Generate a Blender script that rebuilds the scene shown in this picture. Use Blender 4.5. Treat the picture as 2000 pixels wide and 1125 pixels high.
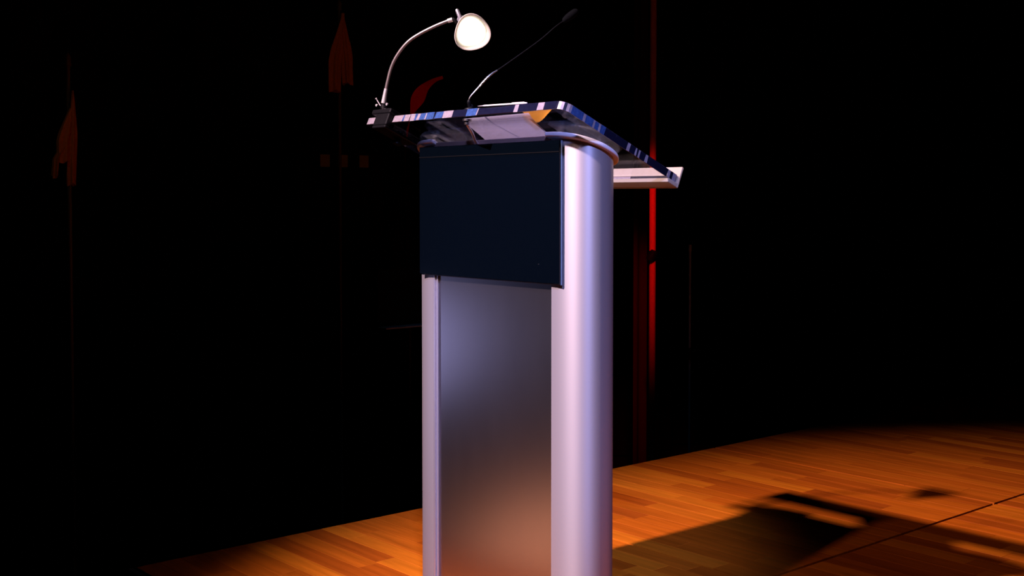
import bpy, bmesh, math, random
from mathutils import Vector, Matrix, Euler

random.seed(7)
D = bpy.data
for o in list(D.objects):
    D.objects.remove(o)
sc = bpy.context.scene
C = sc.collection

# ------------------------------------------------------------------ camera
# world: x runs along the lectern front, y from the hall into the stage, z = 0 is the stage deck
CAM = Vector((1.7885, -1.6767, 1.0))
FOC = 2367.0
PITCH = math.radians(2.1)
FH = Vector((-0.7569, 0.6535, 0)).normalized()
FW = FH * math.cos(PITCH) - Vector((0, 0, 1)) * math.sin(PITCH)
cd = D.cameras.new('camera')
cam = D.objects.new('camera', cd)
C.objects.link(cam)
cam.location = CAM
cam.rotation_euler = FW.to_track_quat('-Z', 'Y').to_euler()
cd.sensor_width = 36
cd.lens = FOC / 2000 * 36
cd.shift_y = -(562.5 - 476.8) / 2000
cd.clip_start = 0.05
sc.camera = cam

# ------------------------------------------------------------------ world, lights, exposure
w = D.worlds.new('dark_hall')
sc.world = w
w.use_nodes = True
w.node_tree.nodes['Background'].inputs[0].default_value = (0.25, 0.4, 1.0, 1)
w.node_tree.nodes['Background'].inputs[1].default_value = 0.0012
sc.view_settings.view_transform = 'Standard'
sc.view_settings.look = 'None'
sc.view_settings.exposure = 0
sc.view_settings.gamma = 1
sc.view_settings.use_curve_mapping = False


def spot(name, loc, target, power, col, size, blend=0.6, radius=0.06):
    l = D.lights.new(name, 'SPOT')
    l.energy = power
    l.color = col
    l.spot_size = math.radians(size)
    l.spot_blend = blend
    l.shadow_soft_size = radius
    o = D.objects.new(name, l)
    C.objects.link(o)
    o.location = loc
    o.rotation_euler = (Vector(target) - Vector(loc)).to_track_quat('-Z', 'Y').to_euler()
    return o


# rose key spot hung in front of the stage, blue wash nearer the photographer, a weak amber spot, low blue and amber helpers added for the centre panel
spot('key_spot', (-0.65, -2.9, 3.62), (-0.20, 0.33, 0.54), 2100, (1.0, 0.70, 0.78), 32.5, 1.0, 0.055)
spot('blue_wash_spot', (2.9, -2.4, 4.2), (-0.17, 0.12, 0.74), 1450, (0.36, 0.40, 1.0), 13.5, 0.7, 0.14)
spot('amber_spot', (0.95, -5.0, 4.9), (-0.1, 0.9, 0.2), 340, (1.0, 0.56, 0.50), 16, 1.0, 0.10)
spot('panel_blue_helper', (-1.70, -0.66, 0.50), (-0.5, 0.1, 0.62), 2.4, (0.50, 0.50, 1.0), 40, 1.0, 0.20)  # added out of view to put the blue gradient on the centre panel
spot('panel_amber_helper', (-1.36, -1.08, -0.27), (-0.22, 0.09, 0.14), 3.6, (1.0, 0.36, 0.18), 42, 1.0, 0.22)  # added unseen light for the warm glow low on the centre panel
# dim colour in the wings: red on the pole, then helpers added for single objects
spot('red_spot', (-2.2, 2.6, 2.3), (-3.0, 3.53, 0.78), 130, (1.0, 0.004, 0.004), 25, 1.0, 0.05)
spot('streamer_red_helper', (-1.9, 0.6, 2.6), (-3.1, 1.93, 1.48), 9, (1.0, 0.02, 0.01), 20, 1.0, 0.05)  # added light, only to show the red streamer
spot('flag_helper', (-1.8, 0.5, 3.4), (-3.4, 1.66, 1.74), 0.8, (1.0, 0.8, 0.4), 16, 1.0, 0.05)  # added weak light so the flag cloth shows
spot('flag_helper_hall', (-1.7, -1.2, 2.6), (-3.0, 0.12, 1.2), 2.0, (1.0, 0.75, 0.5), 14, 1.0, 0.05)  # added likewise for the far left flag

spot('stand_blue_helper', (-1.1, 1.7, 3.2), (-2.3, 2.1, 0.3), 9, (0.25, 0.55, 1.0), 38, 1.0, 0.05)  # added blue light to bring out the thin stand

# ------------------------------------------------------------------ materials
def mat(name):
    m = D.materials.new(name)
    m.use_nodes = True
    nt = m.node_tree
    return m, nt, nt.nodes['Principled BSDF']


def simple(name, col, rough=0.5, metal=0.0, bump=0.0, bscale=60.0, var=0.0, spec=0.5):
    """principled with faint procedural grain in roughness / colour / relief"""
    m, nt, b = mat(name)
    b.inputs['Base Color'].default_value = (*col, 1)
    b.inputs['Metallic'].default_value = metal
    b.inputs['Specular IOR Level'].default_value = spec
    tc = nt.nodes.new('ShaderNodeTexCoord')
    n = nt.nodes.new('ShaderNodeTexNoise')
    n.inputs['Scale'].default_value = bscale
    n.inputs['Detail'].default_value = 4
    nt.links.new(tc.outputs['Object'], n.inputs['Vector'])
    r = nt.nodes.new('ShaderNodeMapRange')
    r.inputs['To Min'].default_value = max(0.02, rough - 0.05)
    r.inputs['To Max'].default_value = rough + 0.05
    nt.links.new(n.outputs['Fac'], r.inputs['Value'])
    nt.links.new(r.outputs['Result'], b.inputs['Roughness'])
    if var:
        mx = nt.nodes.new('ShaderNodeMix')
        mx.data_type = 'RGBA'
        mx.inputs['A'].default_value = (*[c * (1 - var) for c in col], 1)
        mx.inputs['B'].default_value = (*[min(1, c * (1 + var)) for c in col], 1)
        nt.links.new(n.outputs['Fac'], mx.inputs['Factor'])
        nt.links.new(mx.outputs['Result'], b.inputs['Base Color'])
    if bump:
        bp = nt.nodes.new('ShaderNodeBump')
        bp.inputs['Strength'].default_value = bump
        bp.inputs['Distance'].default_value = 0.002
        nt.links.new(n.outputs['Fac'], bp.inputs['Height'])
        nt.links.new(bp.outputs['Normal'], b.inputs['Normal'])
    return m


def brushed(name, col, rough, metal, stretch=(40, 40, 1.2), aniso=0.0, rot=0.0):
    m, nt, b = mat(name)
    b.inputs['Base Color'].default_value = (*col, 1)
    b.inputs['Metallic'].default_value = metal
    if aniso:
        b.inputs['Anisotropic'].default_value = aniso
        b.inputs['Anisotropic Rotation'].default_value = rot
        tg = nt.nodes.new('ShaderNodeTangent')
        tg.direction_type = 'RADIAL'
        tg.axis = 'Z'
        nt.links.new(tg.outputs[0], b.inputs['Tangent'])
    tc = nt.nodes.new('ShaderNodeTexCoord')
    mp = nt.nodes.new('ShaderNodeMapping')
    mp.inputs['Scale'].default_value = stretch
    n = nt.nodes.new('ShaderNodeTexNoise')
    n.inputs['Scale'].default_value = 8
    n.inputs['Detail'].default_value = 5
    nt.links.new(tc.outputs['Object'], mp.inputs['Vector'])
    nt.links.new(mp.outputs['Vector'], n.inputs['Vector'])
    r = nt.nodes.new('ShaderNodeMapRange')
    r.inputs['To Min'].default_value = rough - 0.012
    r.inputs['To Max'].default_value = rough + 0.012
    nt.links.new(n.outputs['Fac'], r.inputs['Value'])
    nt.links.new(r.outputs['Result'], b.inputs['Roughness'])
    return m


def acrylic_face(name, tint):
    m, nt, b = mat(name)
    nt.nodes.remove(b)
    out = nt.nodes['Material Output']
    t = nt.nodes.new('ShaderNodeBsdfTransparent')
    t.inputs[0].default_value = (*tint, 1)
    g = nt.nodes.new('ShaderNodeBsdfGlossy')
    g.inputs['Roughness'].default_value = 0.06
    n = nt.nodes.new('ShaderNodeTexNoise')
    n.inputs['Scale'].default_value = 22
    rr = nt.nodes.new('ShaderNodeMapRange')
    rr.inputs['To Min'].default_value = 0.015
    rr.inputs['To Max'].default_value = 0.06
    nt.links.new(n.outputs['Fac'], rr.inputs['Value'])
    nt.links.new(rr.outputs['Result'], g.inputs['Roughness'])
    # Schlick reflectance, the same from either side of the sheet
    geo = nt.nodes.new('ShaderNodeNewGeometry')
    dt = nt.nodes.new('ShaderNodeVectorMath')
    dt.operation = 'DOT_PRODUCT'
    nt.links.new(geo.outputs['Incoming'], dt.inputs[0])
    nt.links.new(geo.outputs['Normal'], dt.inputs[1])
    prev = dt.outputs['Value']
    for op, val in (('ABSOLUTE', None), ('SUBTRACT', 1.0), ('POWER', 5.0), ('MULTIPLY', 0.70), ('ADD', 0.03)):
        f = nt.nodes.new('ShaderNodeMath')
        f.operation = op
        if op == 'SUBTRACT':
            f.inputs[0].default_value = 1.0
            nt.links.new(prev, f.inputs[1])
        else:
            nt.links.new(prev, f.inputs[0])
            if val is not None:
                f.inputs[1].default_value = val
        prev = f.outputs[0]
    mx = nt.nodes.new('ShaderNodeMixShader')
    nt.links.new(f.outputs[0], mx.inputs[0])
    nt.links.new(t.outputs[0], mx.inputs[1])
    nt.links.new(g.outputs[0], mx.inputs[2])
    nt.links.new(mx.outputs[0], out.inputs['Surface'])
    return m


def paper(name, col, trans=0.5):
    m, nt, b = mat(name)
    nt.nodes.remove(b)
    out = nt.nodes['Material Output']
    d = nt.nodes.new('ShaderNodeBsdfDiffuse')
    t = nt.nodes.new('ShaderNodeBsdfTranslucent')
    n = nt.nodes.new('ShaderNodeTexNoise')
    n.inputs['Scale'].default_value = 180
    mc = nt.nodes.new('ShaderNodeMix')
    mc.data_type = 'RGBA'
    mc.inputs['A'].default_value = (*[c * 0.94 for c in col], 1)
    mc.inputs['B'].default_value = (*col, 1)
    nt.links.new(n.outputs['Fac'], mc.inputs['Factor'])
    for s in (d, t):
        nt.links.new(mc.outputs['Result'], s.inputs[0])
    mx = nt.nodes.new('ShaderNodeMixShader')
    mx.inputs[0].default_value = trans
    nt.links.new(d.outputs[0], mx.inputs[1])
    nt.links.new(t.outputs[0], mx.inputs[2])
    nt.links.new(mx.outputs[0], out.inputs['Surface'])
    return m


def wood(name):
    m, nt, b = mat(name)
    b.inputs['Specular IOR Level'].default_value = 0.3
    tc = nt.nodes.new('ShaderNodeTexCoord')
    geo = nt.nodes.new('ShaderNodeNewGeometry')
    oi = nt.nodes.new('ShaderNodeObjectInfo')
    add = nt.nodes.new('ShaderNodeMath')
    add.operation = 'ADD'
    nt.links.new(geo.outputs['Random Per Island'], add.inputs[0])
    nt.links.new(oi.outputs['Random'], add.inputs[1])
    fr = nt.nodes.new('ShaderNodeMath')
    fr.operation = 'FRACT'
    nt.links.new(add.outputs[0], fr.inputs[0])
    mp = nt.nodes.new('ShaderNodeMapping')
    mp.inputs['Scale'].default_value = (1.6, 22, 8)
    nt.links.new(geo.outputs['Position'], mp.inputs['Vector'])
    n = nt.nodes.new('ShaderNodeTexNoise')
    n.noise_dimensions = '4D'
    n.inputs['Scale'].default_value = 2.4
    n.inputs['Detail'].default_value = 7
    n.inputs['Distortion'].default_value = 0.5
    nt.links.new(mp.outputs['Vector'], n.inputs['Vector'])
    sc9 = nt.nodes.new('ShaderNodeMath')
    sc9.operation = 'MULTIPLY'
    sc9.inputs[1].default_value = 40
    nt.links.new(fr.outputs[0], sc9.inputs[0])
    nt.links.new(sc9.outputs[0], n.inputs['W'])
    # tone of the block
    cr = nt.nodes.new('ShaderNodeValToRGB')
    e = cr.color_ramp.elements
    e[0].position = 0.0
    e[0].color = (0.42, 0.076, 0.002, 1)
    e[1].position = 1.0
    e[1].color = (0.74, 0.190, 0.006, 1)
    x = e.new(0.35)
    x.color = (0.55, 0.112, 0.0025, 1)
    x = e.new(0.7)
    x.color = (0.61, 0.135, 0.004, 1)
    nt.links.new(fr.outputs[0], cr.inputs[0])
    gr = nt.nodes.new('ShaderNodeMapRange')
    gr.inputs['From Min'].default_value = 0.3
    gr.inputs['From Max'].default_value = 0.7
    gr.inputs['To Min'].default_value = 0.72
    gr.inputs['To Max'].default_value = 1.08
    nt.links.new(n.outputs['Fac'], gr.inputs['Value'])
    mul = nt.nodes.new('ShaderNodeMix')
    mul.data_type = 'RGBA'
    mul.blend_type = 'MULTIPLY'
    mul.inputs['Factor'].default_value = 1
    nt.links.new(cr.outputs[0], mul.inputs['A'])
    nt.links.new(gr.outputs['Result'], mul.inputs['B'])
    nt.links.new(mul.outputs['Result'], b.inputs['Base Color'])
    r = nt.nodes.new('ShaderNodeMapRange')
    r.inputs['To Min'].default_value = 0.42
    r.inputs['To Max'].default_value = 0.58
    nt.links.new(n.outputs['Fac'], r.inputs['Value'])
    nt.links.new(r.outputs['Result'], b.inputs['Roughness'])
    return m


def emit(name, col, s):
    m, nt, b = mat(name)
    b.inputs['Base Color'].default_value = (*col, 1)
    b.inputs['Emission Color'].default_value = (*col, 1)
    b.inputs['Emission Strength'].default_value = s
    return m


M = {
    'alu': brushed('satin_aluminium', (0.38, 0.375, 0.40), 0.48, 0.6, aniso=0.65, rot=0.25),
    'cap': brushed('cast_aluminium_cap', (0.84, 0.82, 0.86), 0.38, 0.15, (20, 20, 20)),
    'panel': brushed('dark_brushed_panel', (0.42, 0.40, 0.42), 0.29, 1.0, (5, 5, 1.0)),
    'trim': brushed('trim_aluminium', (0.62, 0.62, 0.70), 0.35, 0.8),
    'sign': simple('black_sign_gloss', (0.0008, 0.002, 0.004), 0.12, 0, 0, 90),
    'signedge': simple('sign_edge_acrylic', (0.10, 0.16, 0.26), 0.3, 0, 0, 90),
    'rail': brushed('rail_bronze', (0.28, 0.18, 0.16), 0.45, 0.3, (1.2, 40, 40)),
    'dark': simple('dark_metal', (0.02, 0.02, 0.022), 0.45, 0.6),
    'face': acrylic_face('acrylic_face', (0.93, 0.94, 0.97)),
    'edge': simple('polished_acrylic_edge', (0.006, 0.007, 0.020), 0.14, 0, 0, 140, 0.3, 0.6),
    'pale_glint': simple('pale_glint_edge', (0.24, 0.21, 0.24), 0.35, 0, 0.3, 160, 0.45),  # pale bands of reflected light painted onto the rim
    'blue_glint': simple('blue_glint_edge', (0.03, 0.07, 0.20), 0.2, 0, 0.2, 160, 0.7),  # blue bands of refracted light put into the rim colour
    'lip': paper('frosted_acrylic_lip', (0.56, 0.49, 0.38), 0.35),
    'chrome': simple('chrome', (0.80, 0.77, 0.77), 0.32, 0.6),
    'neck': simple('ribbed_steel_neck', (0.33, 0.28, 0.28), 0.34, 0.7),
    'blackpl': simple('black_plastic', (0.003, 0.003, 0.004), 0.5, 0, 0, 60, 0, 0.15),
    'shade': paper('cream_shade_plastic', (0.80, 0.74, 0.66), 0.3),
    'bulb': emit('lamp_diffuser', (1.0, 0.93, 0.80), 5.0),
    'paper': paper('white_paper', (0.84, 0.79, 0.86), 0.7),
    'manila': paper('manila_card', (0.95, 0.62, 0.20), 0.8),
    'pen': simple('white_pen_plastic', (0.85, 0.84, 0.82), 0.3),
    'foam': simple('mic_foam', (0.0015, 0.002, 0.003), 0.9, 0, 0.8, 700, 0, 0.1),
    'stem': simple('satin_steel_stem', (0.42, 0.40, 0.38), 0.28, 1.0),
    'wood': wood('stage_wood'),
    'under': simple('deck_joint_black', (0.006, 0.004, 0.003), 0.9),
    'black': simple('black_paint', (0.006, 0.006, 0.007), 0.9, 0, 0.2, 30, 0.2, 0.1),
    'drape': simple('black_velvet', (0.010, 0.012, 0.018), 1.0, 0, 0.4, 80, 0.2, 0.05),
    'redvelvet': simple('red_velvet', (0.05, 0.004, 0.004), 1.0, 0, 0.4, 80, 0.2, 0.05),
    'pole': simple('red_pole_paint', (0.70, 0.25, 0.25), 0.4),
    'redcloth': simple('red_cloth', (0.55, 0.02, 0.015), 0.9, 0, 0.3, 120, 0.2, 0.1),
    'flag': simple('orange_flag_cloth', (0.65, 0.24, 0.05), 0.9, 0, 0.3, 100, 0.3, 0.1),
    'flagpole': simple('flagpole_wood', (0.12, 0.09, 0.06), 0.5),
    'stand': simple('stand_steel', (0.30, 0.34, 0.40), 0.4, 0.1),
    'amber': emit('amber_indicator', (0.30, 0.12, 0.01), 0.006),
}


# ------------------------------------------------------------------ mesh helpers
def link(name, me, m, parent=None):
    o = D.objects.new(name, me)
    C.objects.link(o)
    for k in (m if isinstance(m, (list, tuple)) else [m]):
        me.materials.append(M[k])
    if parent:
        o.parent = parent
        o.matrix_parent_inverse = parent.matrix_world.inverted()
    return o


def obj(name, bm, m, parent=None, smooth=False, bevel=0.0, seg=2, ang=35):
    bmesh.ops.recalc_face_normals(bm, faces=bm.faces)
    me = D.meshes.new(name)
    bm.to_mesh(me)
    bm.free()
    if smooth:
        for p in me.polygons:
            p.use_smooth = True
    o = link(name, me, m, parent)
    if smooth:
        a = math.radians(ang)
        try:
            me.set_sharp_from_angle(angle=a)
        except Exception:
            pass
    if bevel:
        b = o.modifiers.new('bevel', 'BEVEL')
        b.width = bevel
        b.segments = seg
        b.limit_method = 'ANGLE'
        b.angle_limit = math.radians(40)
    return o


def tag(o, label=None, cat=None, group=None, kind=None):
    for k, v in (('label', label), ('category', cat), ('group', group), ('kind', kind)):
        if v:
            o[k] = v
    return o


def empty(name, loc, label=None, cat=None, group=None):
    o = D.objects.new(name, None)
    o.empty_display_size = 0.05
    C.objects.link(o)
    o.location = loc
    bpy.context.view_layer.update()
    return tag(o, label, cat, group)


def box(bm, x0, x1, y0, y1, z0, z1, mtx=None):
    v = [bm.verts.new((x, y, z)) for z in (z0, z1) for y in (y0, y1) for x in (x0, x1)]
    for f in ((0, 1, 3, 2), (4, 6, 7, 5), (0, 4, 5, 1), (2, 3, 7, 6), (0, 2, 6, 4), (1, 5, 7, 3)):
        bm.faces.new([v[i] for i in f])
    if mtx is not None:
        for q in v:
            q.co = mtx @ q.co
    return v


def prism(bm, pts, lo, hi):
    """closed outline pts (x,y); lo / hi are heights or functions of (x,y)"""
    f = lambda h, p: h(*p) if callable(h) else h
    a = [bm.verts.new((p[0], p[1], f(lo, p))) for p in pts]
    b = [bm.verts.new((p[0], p[1], f(hi, p))) for p in pts]
    n = len(pts)
    fs = [bm.faces.new((a[i], a[(i + 1) % n], b[(i + 1) % n], b[i])) for i in range(n)]
    bm.faces.new(a[::-1])
    bm.faces.new(b)
    return fs


def smooth_path(pts, n):
    """Catmull-Rom through pts"""
    P = [Vector(p) for p in pts]
    P = [P[0] * 2 - P[1]] + P + [P[-1] * 2 - P[-2]]
    out = []
    for i in range(1, len(P) - 2):
        for k in range(n):
            t = k / n
            a, b, c, d = P[i - 1], P[i], P[i + 1], P[i + 2]
            out.append(0.5 * (2 * b + (c - a) * t + (2 * a - 5 * b + 4 * c - d) * t * t + (3 * b - a - 3 * c + d) * t ** 3))
    out.append(P[-2])
    return out


def tube(bm, path, rad, seg=12):
    """tube along points; rad number or list"""
    path = [Vector(p) for p in path]
    N = len(path)
    rings = []
    nrm = None
    for i, p in enumerate(path):
        t = (path[min(i + 1, N - 1)] - path[max(i - 1, 0)]).normalized()
        if nrm is None:
            nrm = t.orthogonal().normalized()
        else:
            nrm = (nrm - t * nrm.dot(t)).normalized()
        bn = t.cross(nrm)
        r = rad[i] if isinstance(rad, (list, tuple)) else rad
        rings.append([bm.verts.new(p + (nrm * math.cos(2 * math.pi * k / seg) + bn * math.sin(2 * math.pi * k / seg)) * r) for k in range(seg)])
    for a, b in zip(rings, rings[1:]):
        for k in range(seg):
            bm.faces.new((a[k], a[(k + 1) % seg], b[(k + 1) % seg], b[k]))
    bm.faces.new(rings[0][::-1])
    bm.faces.new(rings[-1])


def lathe(bm, prof, mtx, seg=40, scale=None, close=False):
    """profile (r, h) turned about local z; scale(angle) -> radius factor"""
    rings = []
    for r, h in prof:
        ring = []
        for k in range(seg):
            a = 2 * math.pi * k / seg
            s = scale(a) if scale else 1
            ring.append(bm.verts.new(mtx @ Vector((r * s * math.cos(a), r * s * math.sin(a), h))))
        rings.append(ring)
    for a, b in zip(rings, rings[1:]):
        for k in range(seg):
            bm.faces.new((a[k], a[(k + 1) % seg], b[(k + 1) % seg], b[k]))
    if close:
        bm.faces.new(rings[0][::-1])
        bm.faces.new(rings[-1])
    return rings


# ------------------------------------------------------------------ the setting: hall and stage deck
HALL = -0.90
X0, X1, Y0, Y1 = -4.60, 4.6, -6.5, 9.5


def struct(name, bm, m, **k):
    return tag(obj(name, bm, m, **k), kind='structure')


bm = bmesh.new(); box(bm, X0 - .1, X1 + .1, Y0 - .1, Y1 + .1, HALL - .1, HALL); struct('floor_hall', bm, 'black')
bm = bmesh.new(); box(bm, X0 - .1, X0, Y0, Y1, HALL, 5.2); struct('wall_left', bm, 'black')
bm = bmesh.new(); box(bm, X1, X1 + .1, Y0, Y1, HALL, 5.2); struct('wall_right', bm, 'black')
bm = bmesh.new(); box(bm, X0 - .1, X1 + .1, Y1, Y1 + .1, HALL, 5.2); struct('wall_back', bm, 'black')
bm = bmesh.new(); box(bm, X0 - .1, X1 + .1, Y0 - .1, Y0, HALL, 5.2); struct('wall_front', bm, 'black')
bm = bmesh.new(); box(bm, X0 - .1, X1 + .1, Y0 - .1, Y1 + .1, 5.2, 5.3); struct('ceiling', bm, 'black')

# stage: black carcass, wooden strips laid on it in framed deck panels
SX = [-1.36, -0.168, 1.02, 2.21, 3.40]
SY = [-0.322, 0.862, 2.115, 3.335, 4.555, 5.775]
TH = 0.022
bm = bmesh.new()
box(bm, SX[0] + .006, SX[-1], SY[0] + .006, SY[-1], HALL, -TH)
floor = struct('floor', bm, 'under')
floor['label'] = 'raised stage deck of orange wooden strips in joined panels'
bm = bmesh.new(); box(bm, SX[0] - .004, SX[-1], SY[0] - .020, SY[0] - .001, HALL, -.002)
tag(obj('stage_fascia', bm, 'under', floor, bevel=.003))


def plank_mesh(L, W):
    bm_ = bmesh.new()
    c = 0.0006
    lo = [bm_.verts.new((sx * L / 2, sy * W / 2, -TH)) for sx, sy in ((-1, -1), (1, -1), (1, 1), (-1, 1))]
    mi = [bm_.verts.new((sx * L / 2, sy * W / 2, -c)) for sx, sy in ((-1, -1), (1, -1), (1, 1), (-1, 1))]
    to = [bm_.verts.new((sx * (L / 2 - c), sy * (W / 2 - c), 0)) for sx, sy in ((-1, -1), (1, -1), (1, 1), (-1, 1))]
    for a, b in ((lo, mi), (mi, to)):
        for i in range(4):
            bm_.faces.new((a[i], a[(i + 1) % 4], b[(i + 1) % 4], b[i]))
    bm_.faces.new(to)
    bm_.faces.new(lo[::-1])
    return bm_


def in_view(x, y):
    d = Vector((x, y, 0)) - CAM
    R = FW.cross(Vector((0, 0, 1))).normalized()
    U = R.cross(FW)
    z = d.dot(FW)
    if z < 0.3:
        return 0
    px, py = 1000 + FOC * d.dot(R) / z, 476.8 - FOC * d.dot(U) / z
    if -60 < px < 2060 and py < 1150 and not (850 < px < 1170):
        return 1 / z ** 3
    return 0


cells = []
rp = random.Random(11)
GAP = 0.0007
for i in range(len(SX) - 1):
    for j in range(len(SY) - 1):
        xa, xb, ya, yb = SX[i] + .0055, SX[i + 1] - .0055, SY[j] + .005, SY[j + 1] - .005
        rows = 18
        W = (yb - ya) / rows
        for r in range(rows):
            cuts = [xa]
            first = rp.uniform(.12, .55)
            p = xa + first
            while p < xb - .12:
                cuts.append(p)
                p += rp.choice((.30, .38, .46, .55, .62))
            cuts.append(xb)
            for a, b in zip(cuts, cuts[1:]):
                cells.append(((a + b) / 2, ya + (r + .5) * W, b - a - GAP, W - GAP))
cells.sort(key=lambda c: -in_view(c[0], c[1]) * c[2])
cache = {}
for (cx, cy, L, W) in cells[:300]:
    key = (round(L, 2), round(W, 4))
    if key not in cache:
        bmp = plank_mesh(L, W)
        me = D.meshes.new('plank')
        bmp.to_mesh(me)
        bmp.free()
        me.materials.append(M['wood'])
        cache[key] = (me, L)
    me, L0 = cache[key]
    o = D.objects.new('plank', me)
    C.objects.link(o)
    o.location = (cx, cy, rp.uniform(-.0003, .0))
    o.scale = (L / L0, 1, 1)
    o.parent = floor
bm = bmesh.new()
for (cx, cy, L, W) in cells[300:]:
    t = plank_mesh(L, W)
    vm = {}
    for v in t.verts:
        vm[v] = bm.verts.new(v.co + Vector((cx, cy, 0)))
    for f in t.faces:
        bm.faces.new([vm[v] for v in f.verts])
    t.free()
tag(obj('distant_planks', bm, 'wood', floor), kind='stuff')

# black masking drape along the left wall and its darker return
bm = bmesh.new()


def drape(bm, pts, z0, z1, th=0.012):
    n = len(pts)
    off = []
    for i in range(n):
        t = (Vector(pts[min(i + 1, n - 1)]) - Vector(pts[max(i - 1, 0)])).normalized()
        off.append((pts[i][0] - t.y * th, pts[i][1] + t.x * th))
    prism(bm, list(pts) + off[::-1], z0, z1)


pts = []
y = 1.36
while y < 9.3:
    k = (y - 1.36) * 2 * math.pi / 0.34
    pts.append((-4.40 + .055 * math.sin(k) + .02 * math.sin(k * .37 + 1), y))
    y += 0.34 / 10
drape(bm, pts, HALL + .01, 5.1)
tag(obj('stage_curtain', bm, 'drape', smooth=True, ang=60), 'wide black velvet curtain in soft folds filling the dark behind the lectern', 'curtain')
bm = bmesh.new()
pts = [(-4.36 + .05 * math.sin(i * .55), .36 + i * .022) for i in range(22)]
drape(bm, pts, HALL + .01, 5.1)
tag(obj('wing_curtain', bm, 'drape', smooth=True, ang=60), 'narrow black curtain leg at the far left beside the leftmost furled flag', 'curtain')

# ------------------------------------------------------------------ lectern
SLOPE = 0.43
ANG = math.atan(SLOPE)
plane_z = lambda x, y, c=1.184: c - SLOPE * y           # underside of the reading panel

lect = empty('lectern', (-0.33, 0.15, 0), 'tall silver lectern with blank black sign, rounded uprights and clear sloping acrylic top', 'lectern')


def half_round(cx, cy, a, c, side, n=26, e=2.15, grow=0.0):
    """D-shaped outline, flat inner side at cx, bulging c to `side`, depth 2a"""
    pts = []
    for k in range(n + 1):
        th = -math.pi / 2 + math.pi * k / n
        co, si = math.cos(th), math.sin(th)
        x = (abs(co) ** (2 / e)) * (c + grow)
        y = math.copysign(abs(si) ** (2 / e), si) * (a + grow)
        pts.append((cx + side * x, cy + y))
    if grow:
        pts = [(p[0] - side * grow, p[1]) if i in (0, n) else p for i, p in enumerate(pts)]
    return pts if side > 0 else pts[::-1]


UA, UC, UY = 0.066, 0.098, 0.146
for cx, side in ((-0.117, 1), (-0.535, -1)):
    bm = bmesh.new()
    prism(bm, half_round(cx, UY, UA, UC, side, 40), 0.03, lambda x, y: plane_z(x, y) - .019)
    up = obj('upright', bm, 'alu', lect, smooth=True, ang=50)
    bm = bmesh.new()
    prism(bm, half_round(cx, UY, UA, UC, side, 40, grow=.011), lambda x, y: plane_z(x, y) - .0192, lambda x, y: plane_z(x, y) - .0092)
    obj('end_cap', bm, 'cap', up, smooth=True, bevel=.003, seg=3, ang=50)
    # little fixing screws under the cap and stand-offs up to the acrylic
    for (dx, dy) in ((.012, -.055), (.012, .05)):
        bm = bmesh.new()
        q = Vector((cx + side * dx, UY + dy, plane_z(0, UY + dy) - .0092))
        tube(bm, [q, q + Vector((0, 0, .0088))], .006, 14)
        obj('standoff', bm, 'chrome', up, smooth=True)
    bm = bmesh.new()
    q = Vector((cx + side * .010, UY - UA + .0005, plane_z(0, UY - UA) - .026))
    tube(bm, [q, q + Vector((0, -.004, 0))], .0035, 12)
    obj('screw', bm, 'chrome', up, smooth=True)

# recessed centre panel, its slotted edge trim, and the rails between the uprights
bm = bmesh.new(); box(bm, -.5345, -.1175, .087, .095, .03, 1.122)
obj('centre_panel', bm, 'panel', lect)
bm = bmesh.new(); box(bm, -.5345, -.5295, .0795, .0868, .03, 1.12); box(bm, -.5295, -.5255, .0852, .0868, .03, 1.12); box(bm, -.5255, -.5215, .0825, .0868, .03, 1.12)
tag(obj('edge_trim', bm, 'trim', lect, bevel=.0015), 'slotted aluminium strip beside left upright')
bm = bmesh.new(); box(bm, -.5345, -.1175, .0805, .0868, 1.122, 1.1365)
obj('top_rail', bm, 'rail', lect, bevel=.002)
bm = bmesh.new(); box(bm, -.5345, -.1175, .196, .206, 1.02, 1.078)
obj('rear_rail', bm, 'dark', lect, bevel=.002)
for xa in (-.5345, -.1195):
    bm = bmesh.new(); box(bm, xa, xa + .002, .0955, .195, .03, 1.075)
    obj('inner_dark_plate', bm, 'dark', lect)  # dark plates added to cut the bright reflection in the acrylic underside
bm = bmesh.new(); box(bm, -.532, -.120, .108, .20, .62, .632)
obj('inner_shelf', bm, 'dark', lect)
bm = bmesh.new()
pl = half_round(-.117, UY, UA + .05, UC + .05, 1, 20) + half_round(-.535, UY, UA + .05, UC + .05, -1, 20)
pl = [p for p in half_round(-.117, UY, UA + .05, UC + .05, 1, 20)] + [p for p in half_round(-.535, UY, UA + .05, UC + .05, -1, 20)[::1]]
prism(bm, pl, 0.0, .03)
obj('base_plate', bm, 'dark', lect, bevel=.004)

# blank sign board on the front
bm = bmesh.new(); box(bm, -.5775, -.0834, .0705, .0760, .8210, 1.1262)
sg = obj('sign_panel', bm, 'sign', lect, bevel=.0012)
tag(sg, 'blank glossy black sign board')
bm = bmesh.new(); box(bm, -.577, -.0815, .0762, .0790, .8185, 1.1255)
obj('backing_board', bm, 'signedge', sg, bevel=.0008)
bm = bmesh.new(); box(bm, -.5775, -.0834, .0698, .0706, 1.1005, 1.1025)
obj('header_groove', bm, 'blackpl', sg)
bm = bmesh.new(); q = Vector((-.148, .0705, .861)); tube(bm, [q, q + Vector((0, -.0008, 0))], .0011, 10)
obj('sensor_dot', bm, 'stem', sg)

# acrylic reading panel: built in panel coordinates (u right, v down the slope, n out of the panel)
PT = 0.0180
PM = Matrix.Translation((0, 0, 1.184)) @ Matrix.Rotation(-ANG, 4, 'X')
XL, XR = -0.7005, 0.0025
VL = 0.343 / math.cos(ANG)


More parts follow.
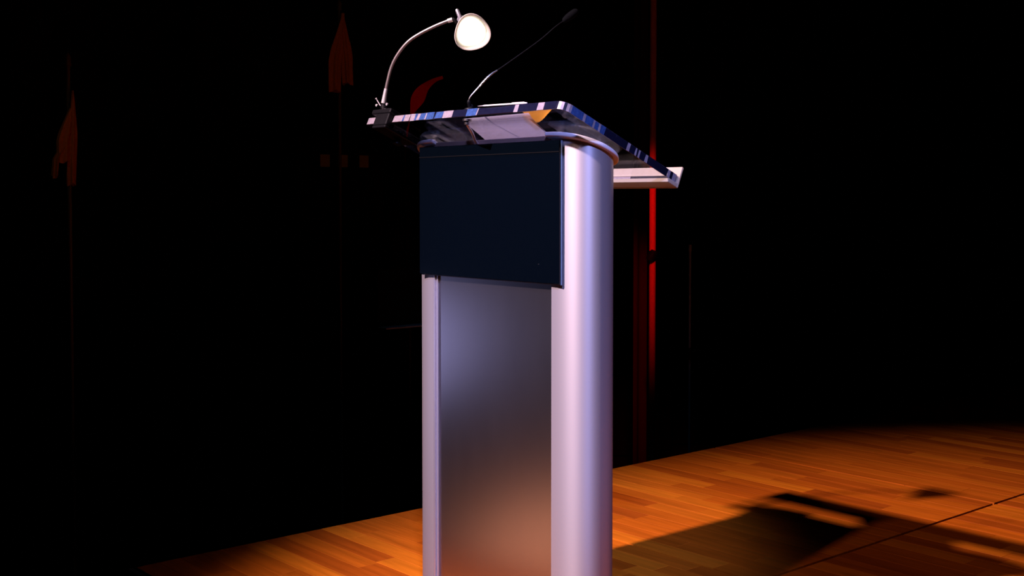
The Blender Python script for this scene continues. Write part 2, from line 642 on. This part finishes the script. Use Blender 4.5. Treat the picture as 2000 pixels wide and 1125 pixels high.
def round_rect(x0, x1, y0, y1, rads, n=8):
    pts = []
    for (cx, cy, a0, r) in ((x0 + rads[0], y0 + rads[0], 180, rads[0]), (x1 - rads[1], y0 + rads[1], 270, rads[1]),
                            (x1 - rads[2], y1 - rads[2], 0, rads[2]), (x0 + rads[3], y1 - rads[3], 90, rads[3])):
        for k in range(n + 1):
            a = math.radians(a0 + 90 * k / n)
            pts.append((cx + r * math.cos(a), cy + r * math.sin(a)))
    return pts


outl = round_rect(XL, XR, 0, VL, (.003, .024, .006, .006))
bm = bmesh.new()
for n_ in (0, PT):
    bm.faces.new([bm.verts.new(PM @ Vector((p[0], p[1], n_))) for p in (outl if n_ else outl[::-1])])
read = obj('reading_panel', bm, 'face', lect)
tag(read, 'clear acrylic reading panel with polished edges')
# the edge: facets, each turned a little differently; pale and blue ones paint caught light into the rim
rf = random.Random(5)
bm = bmesh.new()


def facet(p0, p1, nrm, slot, tilt, bow):
    """one facet of the rim between outline points; tilt moves its lower/upper line in and out"""
    nrm = Vector((nrm[0], nrm[1]))
    def P(p, n_, off):
        return bm.verts.new(PM @ Vector((p[0] + nrm.x * off, p[1] + nrm.y * off, n_)))
    a, b = P(p0, 0.0004, tilt), P(p1, 0.0004, tilt + bow)
    c, d = P(p1, PT - .0004, -tilt + bow), P(p0, PT - .0004, -tilt)
    f = bm.faces.new((a, b, c, d))
    f.material_index = slot
    # thin bottom and top arrises, in the pale slot
    a2, b2 = P(p0, 0.0, -.0014), P(p1, 0.0, -.0014)
    f = bm.faces.new((a2, b2, b, a)); f.material_index = 1
    c2, d2 = P(p1, PT, -.0014), P(p0, PT, -.0014)
    f = bm.faces.new((d, c, c2, d2)); f.material_index = 1


def run(start, end, nrm, plan):
    """plan: list of (fraction, slot)"""
    s, e = Vector(start), Vector(end)
    t = 0
    for fr_, slot in plan:
        p0, p1 = s.lerp(e, t), s.lerp(e, min(1, t + fr_))
        facet(p0, p1, nrm, slot, rf.uniform(-.0006, .0010), rf.uniform(-.0004, .0004))
        t += fr_


def norm(plan):
    s = sum(p[0] for p in plan)
    return [(p[0] / s, p[1]) for p in plan]


# slots: 0 polished dark, 1 pale and 2 blue bands of painted reflected light
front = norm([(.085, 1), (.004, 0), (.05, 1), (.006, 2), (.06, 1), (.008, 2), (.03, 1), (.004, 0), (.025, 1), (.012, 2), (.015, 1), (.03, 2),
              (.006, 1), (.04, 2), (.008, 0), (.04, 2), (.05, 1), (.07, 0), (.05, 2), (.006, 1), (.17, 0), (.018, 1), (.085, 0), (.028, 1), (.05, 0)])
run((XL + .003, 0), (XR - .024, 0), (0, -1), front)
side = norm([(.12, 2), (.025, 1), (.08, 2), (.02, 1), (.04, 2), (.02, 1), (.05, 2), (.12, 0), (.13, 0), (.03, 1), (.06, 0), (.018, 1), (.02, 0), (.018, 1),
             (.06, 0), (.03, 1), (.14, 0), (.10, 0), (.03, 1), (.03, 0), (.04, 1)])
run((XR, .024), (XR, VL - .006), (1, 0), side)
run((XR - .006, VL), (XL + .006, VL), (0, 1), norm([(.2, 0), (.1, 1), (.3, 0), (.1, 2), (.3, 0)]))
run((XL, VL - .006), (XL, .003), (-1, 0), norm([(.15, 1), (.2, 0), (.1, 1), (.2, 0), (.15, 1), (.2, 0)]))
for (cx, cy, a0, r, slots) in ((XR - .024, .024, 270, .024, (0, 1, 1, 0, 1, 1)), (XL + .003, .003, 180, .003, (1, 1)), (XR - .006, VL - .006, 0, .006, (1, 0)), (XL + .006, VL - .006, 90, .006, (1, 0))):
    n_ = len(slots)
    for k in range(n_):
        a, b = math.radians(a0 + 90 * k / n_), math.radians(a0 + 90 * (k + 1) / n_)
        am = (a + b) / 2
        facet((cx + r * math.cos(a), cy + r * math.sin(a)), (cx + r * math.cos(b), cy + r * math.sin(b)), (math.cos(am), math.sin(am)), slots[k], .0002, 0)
obj('panel_edge', bm, ['edge', 'pale_glint', 'blue_glint'], read)
# lip along the low edge: frosted acrylic angle (flat strip under the panel edge and an upstand)
bm = bmesh.new()
v = box(bm, -.698, .006, VL - .030, VL + .0005, -.010, -.0003, PM)
v = box(bm, -.698, .006, VL + .001, VL + .007, -.010, PT + .022, PM)
obj('ledge', bm, 'lip', read, bevel=.002, seg=3)
for vv in (VL - .045, VL - .012):
    for u in (-.01, -.69):
        bm = bmesh.new()
        q = PM @ Vector((u, vv, PT)); t = PM @ Vector((u, vv, PT + .004))
        tube(bm, [q, t], .004, 12)
        obj('ledge_screw', bm, 'chrome', read, smooth=True)

# ------------------------------------------------------------------ papers, folder, pen on the reading panel
def on_panel(x, y, up=0.0):
    """point above the reading panel's top face at plan position x,y"""
    return Vector((x, y, 1.184 - SLOPE * y + PT / math.cos(ANG) + up))


def sheet(name, A, B, Cc, Dd, m, lift, nu=14, nv=18, th=.0004):
    """A,B far-left/right at the high edge, C,D right/left at the low edge"""
    bm = bmesh.new()
    g = []
    for layer in (0, th):
        gg = []
        for j in range(nv + 1):
            row = []
            for i in range(nu + 1):
                u, v_ = i / nu, j / nv
                x = (A[0] * (1 - u) + B[0] * u) * (1 - v_) + (Dd[0] * (1 - u) + Cc[0] * u) * v_
                y = (A[1] * (1 - u) + B[1] * u) * (1 - v_) + (Dd[1] * (1 - u) + Cc[1] * u) * v_
                row.append(bm.verts.new(on_panel(x, y, lift(u, v_) + layer)))
            gg.append(row)
        g.append(gg)
    for L, gg in enumerate(g):
        for j in range(nv):
            for i in range(nu):
                bm.faces.new((gg[j][i], gg[j][i + 1], gg[j + 1][i + 1], gg[j + 1][i]))
    rim = [(j, 0) for j in range(nv + 1)] + [(nv, i) for i in range(1, nu + 1)] + [(j, nu) for j in range(nv - 1, -1, -1)] + [(0, i) for i in range(nu - 1, 0, -1)]
    for k in range(len(rim)):
        a, b = rim[k], rim[(k + 1) % len(rim)]
        bm.faces.new((g[0][a[0]][a[1]], g[0][b[0]][b[1]], g[1][b[0]][b[1]], g[1][a[0]][a[1]]))
    return obj(name, bm, m, smooth=True, ang=70)


sh = sheet('paper_sheet', (-.392, .060), (-.166, .058), (-.245, .315), (-.470, .290), 'paper',
           lambda u, v: .0012 + .006 * max(0, (.12 - v) / .12) ** 2 + .006 * max(0, u - .8) * max(0, .25 - v))
tag(sh, 'white sheet of paper lying on the clear acrylic top above the black sign', 'paper')
sh2 = sheet('manila_folder', (-.185, .056), (-.086, .062), (-.150, .096), (-.195, .108), 'manila', lambda u, v: .0105 + .010 * u * u, 12, 10, .0006)
tag(sh2, 'orange manila card with curled corner showing beside the white sheet', 'folder')
pn = empty('pen', on_panel(-.19, .004, .004), 'slim white pen lying along the high front edge of the acrylic top', 'pen')
bm = bmesh.new()
a, b = on_panel(-.272, .0035, .0021), on_panel(-.115, .0085, .0021)
tube(bm, [a.lerp(b, t) for t in (.12, .14, .55, .97, 1)], [.0015, .0018, .0019, .0018, .0010], 14)
obj('barrel', bm, 'pen', pn, smooth=True)
bm = bmesh.new(); tube(bm, [a.lerp(b, t) for t in (0, .05, .119)], [.0003, .0008, .0014], 14)
obj('tip', bm, 'chrome', pn, smooth=True)
bm = bmesh.new(); tube(bm, [a.lerp(b, t) + Vector((0, 0, .0025)) for t in (.70, .95)], .0007, 8)
obj('clip', bm, 'chrome', pn, smooth=True)

# ------------------------------------------------------------------ clip-on reading lamp
lamp = empty('reading_lamp', on_panel(-.62, .010), 'chrome gooseneck reading lamp clamped to the left corner, glowing white head', 'lamp')
bm = bmesh.new()
box(bm, -.668, -.590, -.016, .045, PT + .0004, PT + .013, PM)
box(bm, -.645, -.590, -.016, -.0020, -.0130, PT + .0005, PM)
box(bm, -.645, -.590, -.016, .085, -.020, -.0125, PM)
obj('clamp', bm, 'blackpl', lamp, bevel=.003, seg=3)
bm = bmesh.new()
p = PM @ Vector((-.618, .05, -.0005)); q = PM @ Vector((-.618, .05, -.026))
tube(bm, [p, p.lerp(q, .4)], .009, 14)
tube(bm, [p.lerp(q, .4), q], .005, 14)
tube(bm, [q, q.lerp(p, -.30)], .011, 16)
obj('clamp_screw', bm, 'blackpl', lamp, smooth=True)
bm = bmesh.new()
p = PM @ Vector((-.655, .012, PT + .012))
tube(bm, [p, p + Vector((0, 0, .014)), Vector((-.655, .020, 1.2325))], [.012, .011, .007], 18)
obj('base_socket', bm, 'blackpl', lamp, smooth=True)
for (ux, vy, un) in ((-.655, -.0162, .0235), (-.612, -.0162, .0235)):
    bm = bmesh.new(); q = PM @ Vector((ux, vy, PT + un)); tube(bm, [q, q + Vector((0, -.003, 0))], .0032, 12)
    obj('rivet', bm, 'chrome', lamp, smooth=True)
bm = bmesh.new()
tube(bm, [(-.659, .018, 1.2270), (-.6627, .0148, 1.2304), (-.6704, .0096, 1.2455)], [.0018, .0014, .0011], 8)
tube(bm, [(-.6701, .0098, 1.2450), (-.6713, .0090, 1.2470)], .0024, 8)
tag(obj('lever', bm, 'chrome', lamp, smooth=True), 'thin chrome lever pin')
neck = [(-.655, .02, 1.2327), (-.6516, .0223, 1.255), (-.646, .0261, 1.2858), (-.6371, .0321, 1.3226), (-.6228, .0417, 1.353), (-.602, .0558, 1.3805),
        (-.5771, .0726, 1.399), (-.5448, .0945, 1.416), (-.5212, .1104, 1.4259), (-.5084, .119, 1.4301)]
sp = smooth_path(neck, 26)
bm = bmesh.new()
tube(bm, sp, [.0037 + (.00045 if i % 2 else 0) for i in range(len(sp))], 12)
obj('gooseneck', bm, 'neck', lamp, smooth=True, ang=80)
bm = bmesh.new(); tube(bm, sp[2:40], [.0063 - .0018 * i / 38 for i in range(38)], 14)
tag(obj('lower_sleeve', bm, 'chrome', lamp, smooth=True), 'smooth chrome sleeve')
bm = bmesh.new(); tube(bm, sp[-22:], .0054, 14)
obj('upper_sleeve', bm, 'chrome', lamp, smooth=True)
# head
HC = Vector((-.470, .1445, 1.398))
tocam = (CAM - HC).normalized()
right = Vector((.653, .757, 0))
axis = (tocam + right * .20 - Vector((0, 0, 1)) * .16).normalized()
xa = (right - axis * right.dot(axis)).normalized()
ya = axis.cross(xa)
HM = Matrix((( *[xa.x], ya.x, axis.x, HC.x), (xa.y, ya.y, axis.y, HC.y), (xa.z, ya.z, axis.z, HC.z), (0, 0, 0, 1)))
egg = lambda a: 1 + .055 * math.cos(3 * (a - math.radians(-18))) + .03 * math.cos(a - math.radians(0))
R_ = 0.0432
bm = bmesh.new()
prof = [(.006, -.052), (.012, -.050), (.020, -.042), (.029, -.026), (.037, -.008), (R_, .006), (R_ + .0006, .008), (R_ - .0004, .0092),
        (R_ - .003, .0080), (.0335, -.006), (.026, -.020), (.012, -.030), (.001, -.031)]
lathe(bm, prof, HM, 56, egg)
obj('lamp_shade', bm, 'shade', lamp, smooth=True, ang=60)
bm = bmesh.new()
prof = [(.0005, .0025), (.012, .0021), (.022, .0007), (.029, -.0018), (.0322, -.0062), (.0322, -.0075), (.0005, -.0085)]
rings = lathe(bm, prof, HM, 48, egg)
obj('diffuser', bm, 'bulb', lamp, smooth=True)
bm = bmesh.new()
bk = HM @ Vector((0, 0, -.050))
tip = Vector((-.4999, .1248, 1.4540))
tipb = Vector((-.4935, .1310, 1.4320))
tube(bm, [tip, tip.lerp(tipb, .1), tip.lerp(tipb, .9), tipb, bk], [.0035, .0046, .0050, .009, .012], 16)
tag(obj('head_knob', bm, 'trim', lamp, smooth=True), 'dull metal knob behind the shade')
bm = bmesh.new(); tube(bm, [Vector((-.5084, .119, 1.4301)), HM @ Vector((-.012, .008, -.046)), HM @ Vector((0, 0, -.046))], [.0050, .008, .010], 14)
obj('elbow', bm, 'blackpl', lamp, smooth=True)

# ------------------------------------------------------------------ gooseneck microphone
mic = empty('gooseneck_microphone', on_panel(-.318, .012), 'thin gooseneck microphone rising from the front edge of acrylic top, dark foam tip', 'microphone')
bm = bmesh.new()
p = PM @ Vector((-.3195, .013, PT))
lathe(bm, [(.001, .0), (.013, .0), (.013, .003), (.008, .006), (.0055, .012), (.005, .016), (.001, .0165)], Matrix.Translation(p) @ Matrix.Rotation(-ANG, 4, 'X'), 24)
obj('base_flange', bm, 'blackpl', mic, smooth=True)
path = smooth_path([p + Vector((0, 0, .012)), (-.3165, .0161, 1.2248), (-.309, .0364, 1.2504), (-.2997, .0614, 1.2775), (-.2879, .0933, 1.3004),
                    (-.2592, .1709, 1.3589), (-.2449, .2097, 1.3932), (-.2362, .2333, 1.4107)], 10)
n_ = len(path)
bm = bmesh.new(); tube(bm, path[:9], [.0046] * 7 + [.0036, .0028], 12)
obj('lower_collar', bm, 'blackpl', mic, smooth=True)
bm = bmesh.new()
rad = []
for i in range(n_):
    t = i / (n_ - 1)
    rad.append(.0013 + .0016 * math.exp(-((t - .38) / .12) ** 2))
k_ = int(n_ * .52)
tube(bm, path[:k_ + 1], rad[:k_ + 1], 10)
obj('lower_stem', bm, 'stem', mic, smooth=True)
bm = bmesh.new()
tube(bm, path[k_:], rad[k_:], 10)
obj('upper_stem', bm, 'blackpl', mic, smooth=True)
bm = bmesh.new()
a, b = Vector((-.2385, .227, 1.406)), Vector((-.2255, .2615, 1.433))
tube(bm, [a.lerp(b, t) for t in (0, .08, .3, .6, .85, .96, 1)], [.003, .0062, .0085, .0092, .0085, .0055, .002], 16)
obj('foam_tip', bm, 'foam', mic, smooth=True)
# plug and looped lead hanging below the panel
bm = bmesh.new()
q = PM @ Vector((-.3195, .013, -.0006)); dn = (PM.to_3x3() @ Vector((0, .35, -1))).normalized()
tube(bm, [q, q + dn * .004, q + dn * .004, q + dn * .012], [.010, .010, .0065, .006], 16)
ln = obj('microphone_socket', bm, 'stem', lect, smooth=True)
bm = bmesh.new()
lead = smooth_path([q + dn * .011, (-.330, .034, 1.150), (-.352, .060, 1.135), (-.372, .088, 1.118), (-.372, .094, 1.06)], 8)
tube(bm, lead, .0032, 10)
obj('lead', bm, 'chrome', ln, smooth=True)

# ------------------------------------------------------------------ dim things in the wings, left of and beyond the stage
# upright pole washed by red light
pole = empty('lighting_pole', (-3.0, 3.535, HALL), 'tall upright pole glowing red in the dark right of the lectern', 'pole')
bm = bmesh.new(); tube(bm, [(-3.0, 3.535, HALL + .02), (-3.0, 3.535, 4.6)], .019, 20); obj('shaft', bm, 'pole', pole, smooth=True)
bm = bmesh.new()
Mx = Matrix.Translation((-3.0, 3.535, .675)) @ Matrix.Rotation(math.radians(24), 4, FH)
lathe(bm, [(.0195, -.033), (.028, -.032), (.029, 0), (.028, .032), (.0195, .033)], Mx, 24)
tag(obj('clamp_band', bm, 'blackpl', pole, smooth=True), 'black band around the red pole')
bm = bmesh.new(); lathe(bm, [(.001, .0), (.22, .0), (.22, .012), (.03, .02), (.03, .10), (.001, .10)], Matrix.Translation((-3.0, 3.535, HALL)), 32); obj('base', bm, 'blackpl', pole, smooth=True)

bm = bmesh.new()
pts = [(-3.45 + .012 * math.sin(i * .8), 3.851 + i * 0.0112) for i in range(11)]
drape(bm, pts, HALL + .01, 5.1, .008)
tag(obj('red_curtain', bm, 'redvelvet', smooth=True, ang=60), 'narrow very dark red curtain hanging just left of the red pole', 'curtain')
# curled red streamer
bm = bmesh.new()
path = smooth_path([(-3.1, 2.082, 1.621), (-3.1, 2.020, 1.599), (-3.1, 1.956, 1.557), (-3.1, 1.917, 1.503), (-3.1, 1.895, 1.452), (-3.1, 1.876, 1.400), (-3.1, 1.862, 1.354), (-3.1, 1.850, 1.300)], 5)
n_ = len(path)
L, Rr = [], []
for i, p in enumerate(path):
    t = (path[min(i + 1, n_ - 1)] - path[max(i - 1, 0)]).normalized()
    nn = Vector((0, -t.z, t.y))
    k = i / (n_ - 1)
    wd = .010 + .026 * math.exp(-((k - .42) / .16) ** 2)
    tw = Vector((.02 * math.sin(k * 5), 0, 0))
    L.append(p + nn * wd + tw); Rr.append(p - nn * wd * .55 - tw)
for off in (0, .003):
    pass
va = [[bm.verts.new(q + Vector((dx, 0, 0))) for q in (L[i], Rr[i])] + [bm.verts.new(q + Vector((dx - .003, 0, 0))) for q in (Rr[i], L[i])] for i, dx in [(i, 0) for i in range(n_)]]
for a, b in zip(va, va[1:]):
    for k in range(4):
        bm.faces.new((a[k], a[(k + 1) % 4], b[(k + 1) % 4], b[k]))
bm.faces.new(va[0][::-1]); bm.faces.new(va[-1])
st = empty('red_streamer', (-3.1, 1.85, HALL), 'curved dim red cloth streamer seen in the dark above the left of the lectern top', 'streamer')
obj('cloth', bm, 'redcloth', st, smooth=True)
bm = bmesh.new(); tube(bm, [(-3.108, 1.853, HALL + .004), (-3.108, 1.853, 1.33)], .006, 10)
lathe(bm, [(.001, 0), (.11, 0), (.11, .01), (.02, .02), (.001, .02)], Matrix.Translation((-3.108, 1.853, HALL)), 24)
obj('stand', bm, 'blackpl', st, smooth=True)


# two furled flags on poles
def furled_flag(loc, label, z_top, z_cloth, z_low, wid, parts, seed):
    r = random.Random(seed)
    f = empty('furled_flag', (loc[0], loc[1], HALL), label, 'flag', 'furled flags in the dark at left')
    bm = bmesh.new()
    tube(bm, [(loc[0], loc[1], HALL + .03), (loc[0], loc[1], z_top - .05)], .008, 12)
    obj('flag_pole', bm, 'flagpole', f, smooth=True)
    bm = bmesh.new()
    lathe(bm, [(.008, -.055), (.014, -.05), (.011, -.035), (.013, -.02), (.003, 0), (.0005, .001)], Matrix.Translation((loc[0], loc[1], z_top)), 16)
    obj('finial', bm, 'flagpole', f, smooth=True)
    bm = bmesh.new()
    lathe(bm, [(.001, 0), (.15, 0), (.15, .012), (.03, .03), (.02, .09), (.001, .09)], Matrix.Translation((loc[0], loc[1], HALL)), 28)
    obj('flag_base', bm, 'blackpl', f, smooth=True)
    for (dy, wk, zt, zl) in parts:
        bm = bmesh.new()
        rings = []
        N, S = 18, 28
        ph = r.uniform(0, 6)
        for j in range(N + 1):
            t = j / N
            z = zt + (zl - zt) * t
            ww = wk * (0.15 + .85 * min(1, t * 2.2) ** .8) * (1 - .35 * max(0, t - .6))
            cy = loc[1] + dy * min(1, t * 1.6) + .006 * math.sin(3 * t + ph)
            ring = []
            for k in range(S):
                a = 2 * math.pi * k / S
                fold = 1 + .30 * math.sin(5 * a + ph + t * .8) * min(1, t * 2)
                ring.append(bm.verts.new((loc[0] + .028 + .022 * fold * math.cos(a) * (.4 + t * .6), cy + ww * .5 * fold * math.sin(a), z + .008 * math.sin(2 * a + ph) * (t > .95))))
            rings.append(ring)
        for a_, b_ in zip(rings, rings[1:]):
            for k in range(S):
                bm.faces.new((a_[k], a_[(k + 1) % S], b_[(k + 1) % S], b_[k]))
        bm.faces.new(rings[0][::-1]); bm.faces.new(rings[-1])
        obj('cloth', bm, 'flag', f, smooth=True, ang=80)
    return f


furled_flag((-3.4, 1.660), 'dim orange furled flag hanging in the dark above and left of the lectern lamp', 2.00, 1.93, 1.55, .12,
            [(-.045, .062, 1.93, 1.54), (.030, .055, 1.93, 1.58)], 3)
furled_flag((-3.0, .140), 'dim brown orange furled flag in the dark at the far left', 1.58, 1.45, 1.08, .1,
            [(.000, .032, 1.43, 1.06), (-.040, .045, 1.36, 1.15), (-.066, .018, 1.28, 1.09)], 8)

# equipment case with three faint amber panels
bm = bmesh.new(); box(bm, -4.16, -3.855, 1.68, 2.24, HALL + .02, 1.34)
case = empty('equipment_rack', (-4.0, 1.95, HALL), 'tall dark equipment rack with three faint amber panels left of the lectern', 'rack')
obj('cabinet', bm, 'black', case, bevel=.008)
for y_ in (1.855, 1.970, 2.107):
    bm = bmesh.new(); box(bm, -3.8548, -3.849, y_ - .030, y_ + .030, 1.178, 1.245)
    obj('indicator', bm, 'amber', case, bevel=.002)
for y_ in (1.72, 2.20):
    for x_ in (-4.12, -3.89):
        bm = bmesh.new(); box(bm, x_ - .02, x_ + .02, y_ - .02, y_ + .02, HALL, HALL + .021)
        obj('foot', bm, 'blackpl', case)

# thin dark stand to the right and the music stand behind the lectern
ms = empty('microphone_stand', (-2.2, 2.94, HALL), 'thin dark steel stand standing beyond the stage edge right of the red pole', 'stand')
bm = bmesh.new(); tube(bm, [(-2.2, 2.94, HALL + .01), (-2.2, 2.94, .745)], .0055, 12); obj('rod', bm, 'stand', ms, smooth=True)
bm = bmesh.new(); tube(bm, [(-2.2, 2.94, .744), (-2.2, 2.94, .775)], .008, 12); obj('clip', bm, 'stand', ms, smooth=True)
bm = bmesh.new(); tube(bm, [(-2.2, 2.94, .20), (-2.2, 2.94, .26)], .013, 14); tube(bm, [(-2.2, 2.952, .235), (-2.165, 2.99, .25)], .006, 10); obj('clutch', bm, 'blackpl', ms, smooth=True)
bm = bmesh.new(); lathe(bm, [(.001, 0), (.14, 0), (.14, .01), (.02, .025), (.001, .025)], Matrix.Translation((-2.2, 2.94, HALL)), 28); obj('base', bm, 'blackpl', ms, smooth=True)

mu = empty('music_stand', (-2.5, 1.42, HALL), 'dark music stand with a low tray half hidden behind the lectern', 'stand')
bm = bmesh.new(); box(bm, -2.53, -2.47, 1.29, 1.58, .444, .452); obj('tray', bm, 'stand', mu, bevel=.002)
bm = bmesh.new(); box(bm, -2.535, -2.53, 1.29, 1.58, .444, .70); obj('desk', bm, 'black', mu, bevel=.002)
bm = bmesh.new(); tube(bm, [(-2.50, 1.435, HALL + .01), (-2.50, 1.435, .443)], .011, 14); obj('post', bm, 'blackpl', mu, smooth=True)
bm = bmesh.new(); lathe(bm, [(.001, 0), (.17, 0), (.17, .01), (.02, .03), (.001, .03)], Matrix.Translation((-2.5, 1.435, HALL)), 28); obj('base', bm, 'blackpl', mu, smooth=True)
